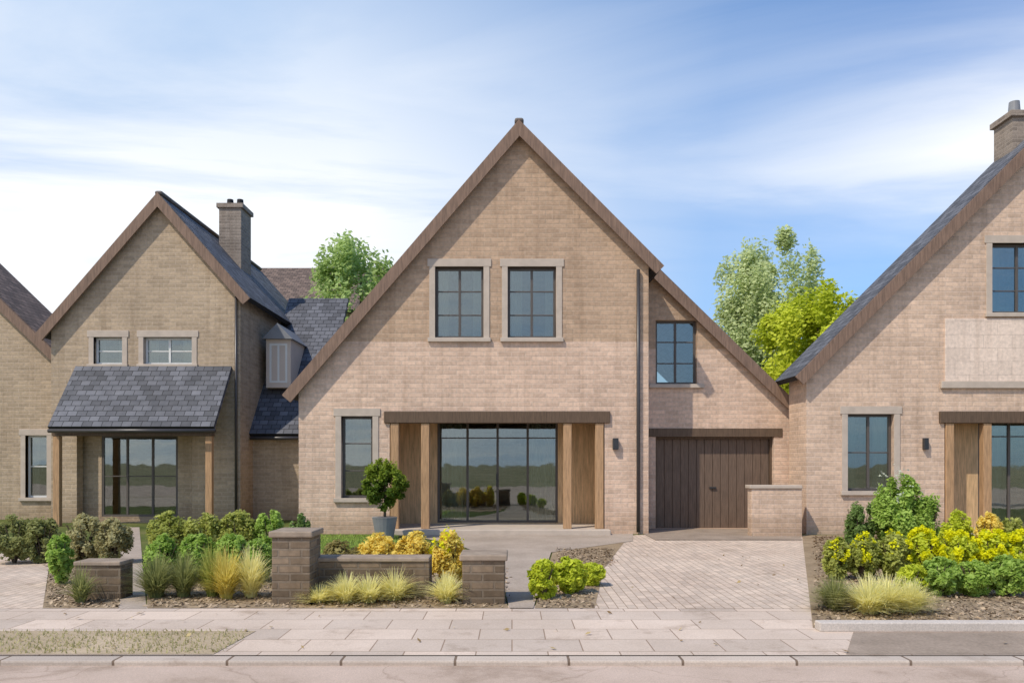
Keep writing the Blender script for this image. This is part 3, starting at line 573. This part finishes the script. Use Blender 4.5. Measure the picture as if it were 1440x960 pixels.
# left gardens
hp = 'pale shrubs in front of the left house'
for p, w, tp, mt, lb in ((20,70,722,L_OLIVE,'olive green bush cut off by the left edge of the picture'),(60,50,726,L_OLIVE,'olive green bush beside the far left window'),(118,60,722,L_STRAWO,'straw tinted bush under the left porch'),(160,50,724,L_STRAWO,'straw tinted bush left of the narrow side path'),(238,62,718,L_OLIVEY,'yellow green bush just right of the narrow side path'),(286,60,716,L_OLIVEY,'yellow green bush in the middle of the back row'),(334,56,716,L_OLIVEY,'yellow green bush under the white wing window'),(380,50,716,L_MID,'mid green bush at the right end of the back row')):
    S(p,12.6,w,tp,mt,lb,group=hp,n=3000)
S(424,12.2,36,712,L_DARK,'dark green bush at the left corner of the middle house',n=3000)
hg = 'green bushes of the front row'
for p, w, tp, lb in ((230,56,750,'green bush of the front row nearest the narrow side path'),(278,54,748,'second green bush of the front row from the path'),(326,54,749,'third green bush of the front row from the path'),(364,40,752,'green bush of the front row nearest the taller pier')):
    S(p,10.6,w,tp,L_MID,lb,group=hg,n=3600)
S(84,10.4,36,748,L_MID,'small upright green bush at the edge of the left drive',n=3500)
fg = 'low olive and yellow plants in front of the green bushes'
for p, w, tp, mt, lb in ((222,40,788,L_OLIVE,'low olive tuft at the corner by the narrow path'),(258,40,786,L_OLIVE,'second low olive tuft from the narrow path'),(292,40,786,L_OLIVEY,'yellow green tuft left of the golden ones'),(324,42,784,L_YG,'golden tuft in front of the green bushes'),(356,38,786,L_STRAWG,'straw yellow tuft nearest the taller pier')):
    G(p,9.4,w*1.15,tp,mt,lb,n=520,group=fg)
G(120,9.1,30,806,L_OLIVE,'thin olive grass tuft in front of the short low wall',n=220)
# right garden
S(1262,13.2,74,664,L_MID,'large rounded green bush with pale heads under the right house window',n=9000,clumps=60,flowers=(L_WHITE,260),leaf=.042)
S(1210,13.4,44,700,L_DARK,'darker green bush left of the large rounded one',n=3500)
S(1306,13.0,44,690,L_MID,'green bush at the left post of the right porch',n=4200)
S(1345,12.6,44,716,L_LIME,'lime green bush in front of the right porch post',n=3500)
S(1390,12.2,40,720,L_GOLD,'golden bush in front of the right porch',n=3000)
S(1425,12.2,40,724,L_OLIVEY,'yellow green bush at the right edge, behind the yellow flowers',n=2500)
yg = 'yellow flowering bushes along the right bed'
for p, w, tp, fl_, lb in ((1176,40,754,120,'palest yellow flowering bush, nearest the drive'),(1214,46,750,300,'second yellow flowering bush from the drive'),(1256,50,749,450,'third yellow flowering bush from the drive'),(1300,52,746,900,'fourth yellow flowering bush from the drive, thick with bloom'),(1346,54,747,900,'bright yellow flowering bush in front of the right porch post'),(1392,54,746,1000,'bright yellow flowering bush before the right porch'),(1436,54,744,1100,'brightest yellow flowering bush, cut off by the right edge')):
    S(p,10.8,w,tp,L_OLIVEY if p < 1280 else L_LIME,lb,group=yg,n=3000,flowers=(L_YEL,int(fl_*(2.4 if p < 1280 else 3.8))))
rg = 'green bushes at the front of the right bed'
for p, w, tp, mt, lb in ((1282,40,792,L_LIME,'lime green bush at the left end of the front of the right bed'),(1322,54,782,L_MID,'mid green bush, second along the front of the right bed'),(1368,54,786,L_MID,'mid green bush, third along the front of the right bed'),(1416,58,780,L_MID,'leafy green bush at the right edge, in front of the yellow flowers')):
    S(p,9.5,w,tp,mt,lb,group=rg,n=4200,leaf=.036)
tg = 'straw yellow grasses in the right bed'
for p, w, tp, mt, lb in ((1182,36,806,L_OLIVE,'olive grass tuft at the corner of the right bed by the drive'),(1212,44,806,L_STRAWG,'straw yellow grass tuft second from the drive'),(1244,46,804,L_STRAWG,'straw yellow grass tuft third from the drive'),(1272,40,812,L_STRAWG,'straw yellow grass tuft beside the lime green bush')):
    G(p,8.5,w*1.25,tp+10,mt,lb,n=520,group=tg)
# potted tree by the left window of the middle house
t = thing('potted_tree', (X(541,16.4), 16.4, 0), 'clipped round bay tree in a grey pot by the middle house window', 'potted tree')
MB().tube([(0,0,0),(0,0,.04),(0,0,.42),(0,0,.46)], [.17,.18,.25,.26], 20).build('pot', LEADG, t, smooth=False); MB().tube([(0,0,.4),(.01,0,.8),(0,0,1.25)], [.03,.025,.02], 8).build('trunk', BARK, t)
p, tn = crown_pts((0,0,1.12), (.46,.43,.50), 11000, 90, .22); tn = tn*.6+.4*(p[:,2] > 1.2); leaves('crown', p, .04, L_BAY, t, tn)

MB().tube([(X(70,19.5),-1.36,lz(606)-.04),(X(304,19.5),-1.36,lz(606)-.04)], .05, 10).build('gutter', GUTTER, left, smooth=True)
MB().tube([(lx(340),.68,lz(612)-.05),(lx(425),.68,lz(612)-.05)], .05, 10).build('gutter', GUTTER, left, smooth=True)
MB().tube([(lx(333),-.06,.05),(lx(333),-.06,lz(418))], .035, 10).build('downpipe', GUTTER, left, smooth=True)
MB().box(mx(697)-.02,mx(697)+.02,1.43,1.47,1.0,1.3).build('handle', METAL_D, mid, .006)
MB().box(rx(1300)-.05,rx(1300)+.05,-.1,-.001,1.85,2.1).build('wall_lamp', METAL_D, right, .01)

MB().box(rx(1328),rx(1640),-.03,-.001,rz_(536),rz_(448)).build('render_panel', PANELM, right, .008)
MB().box(rx(1322),rx(1646),-.07,-.001,rz_(546),rz_(536)-.002).build('string_course', DRESS, right, .01)

def chips(name, areas, n, mat, size, z):
    """chips strewn over areas bounded by two lines of sight along the ground (p0, p1) and two depths"""
    P = []
    for p0, p1, y0, y1 in areas:
        w = (p1-p0)/F*(y0+y1)/2; a = max(1, int(n*w*(y1-y0))); y = rng.uniform(y0,y1,a); p = rng.uniform(p0,p1,a)+rng.normal(0,3,a); P.append(np.stack([(p-720)/F*y, y+rng.normal(0,.03,a), z+rng.uniform(0,.012,a)], 1))
    o = leaves(name, np.concatenate(P), size, mat, None, None, 2.2, 1.7); o['kind'] = 'stuff'
MULCH = leafmat('mulch_chips', (.12,.08,.05), (.48,.36,.24), 0.0)
chips('mulch', [(212,436,8.76,12.3),(442,712,8.76,12),(68,165,8.76,12.5),(757,836,8.76,12.2),(785,862,12.2,14.6),(1148,1460,7.75,12.5),(1146,1420,12.5,17)], 420, MULCH, .03, .014)
chips('fallen_leaves', [(-100,1440,6.7,8.6),(860,1120,9,15)], 2.0, LITTER, .03, .016)
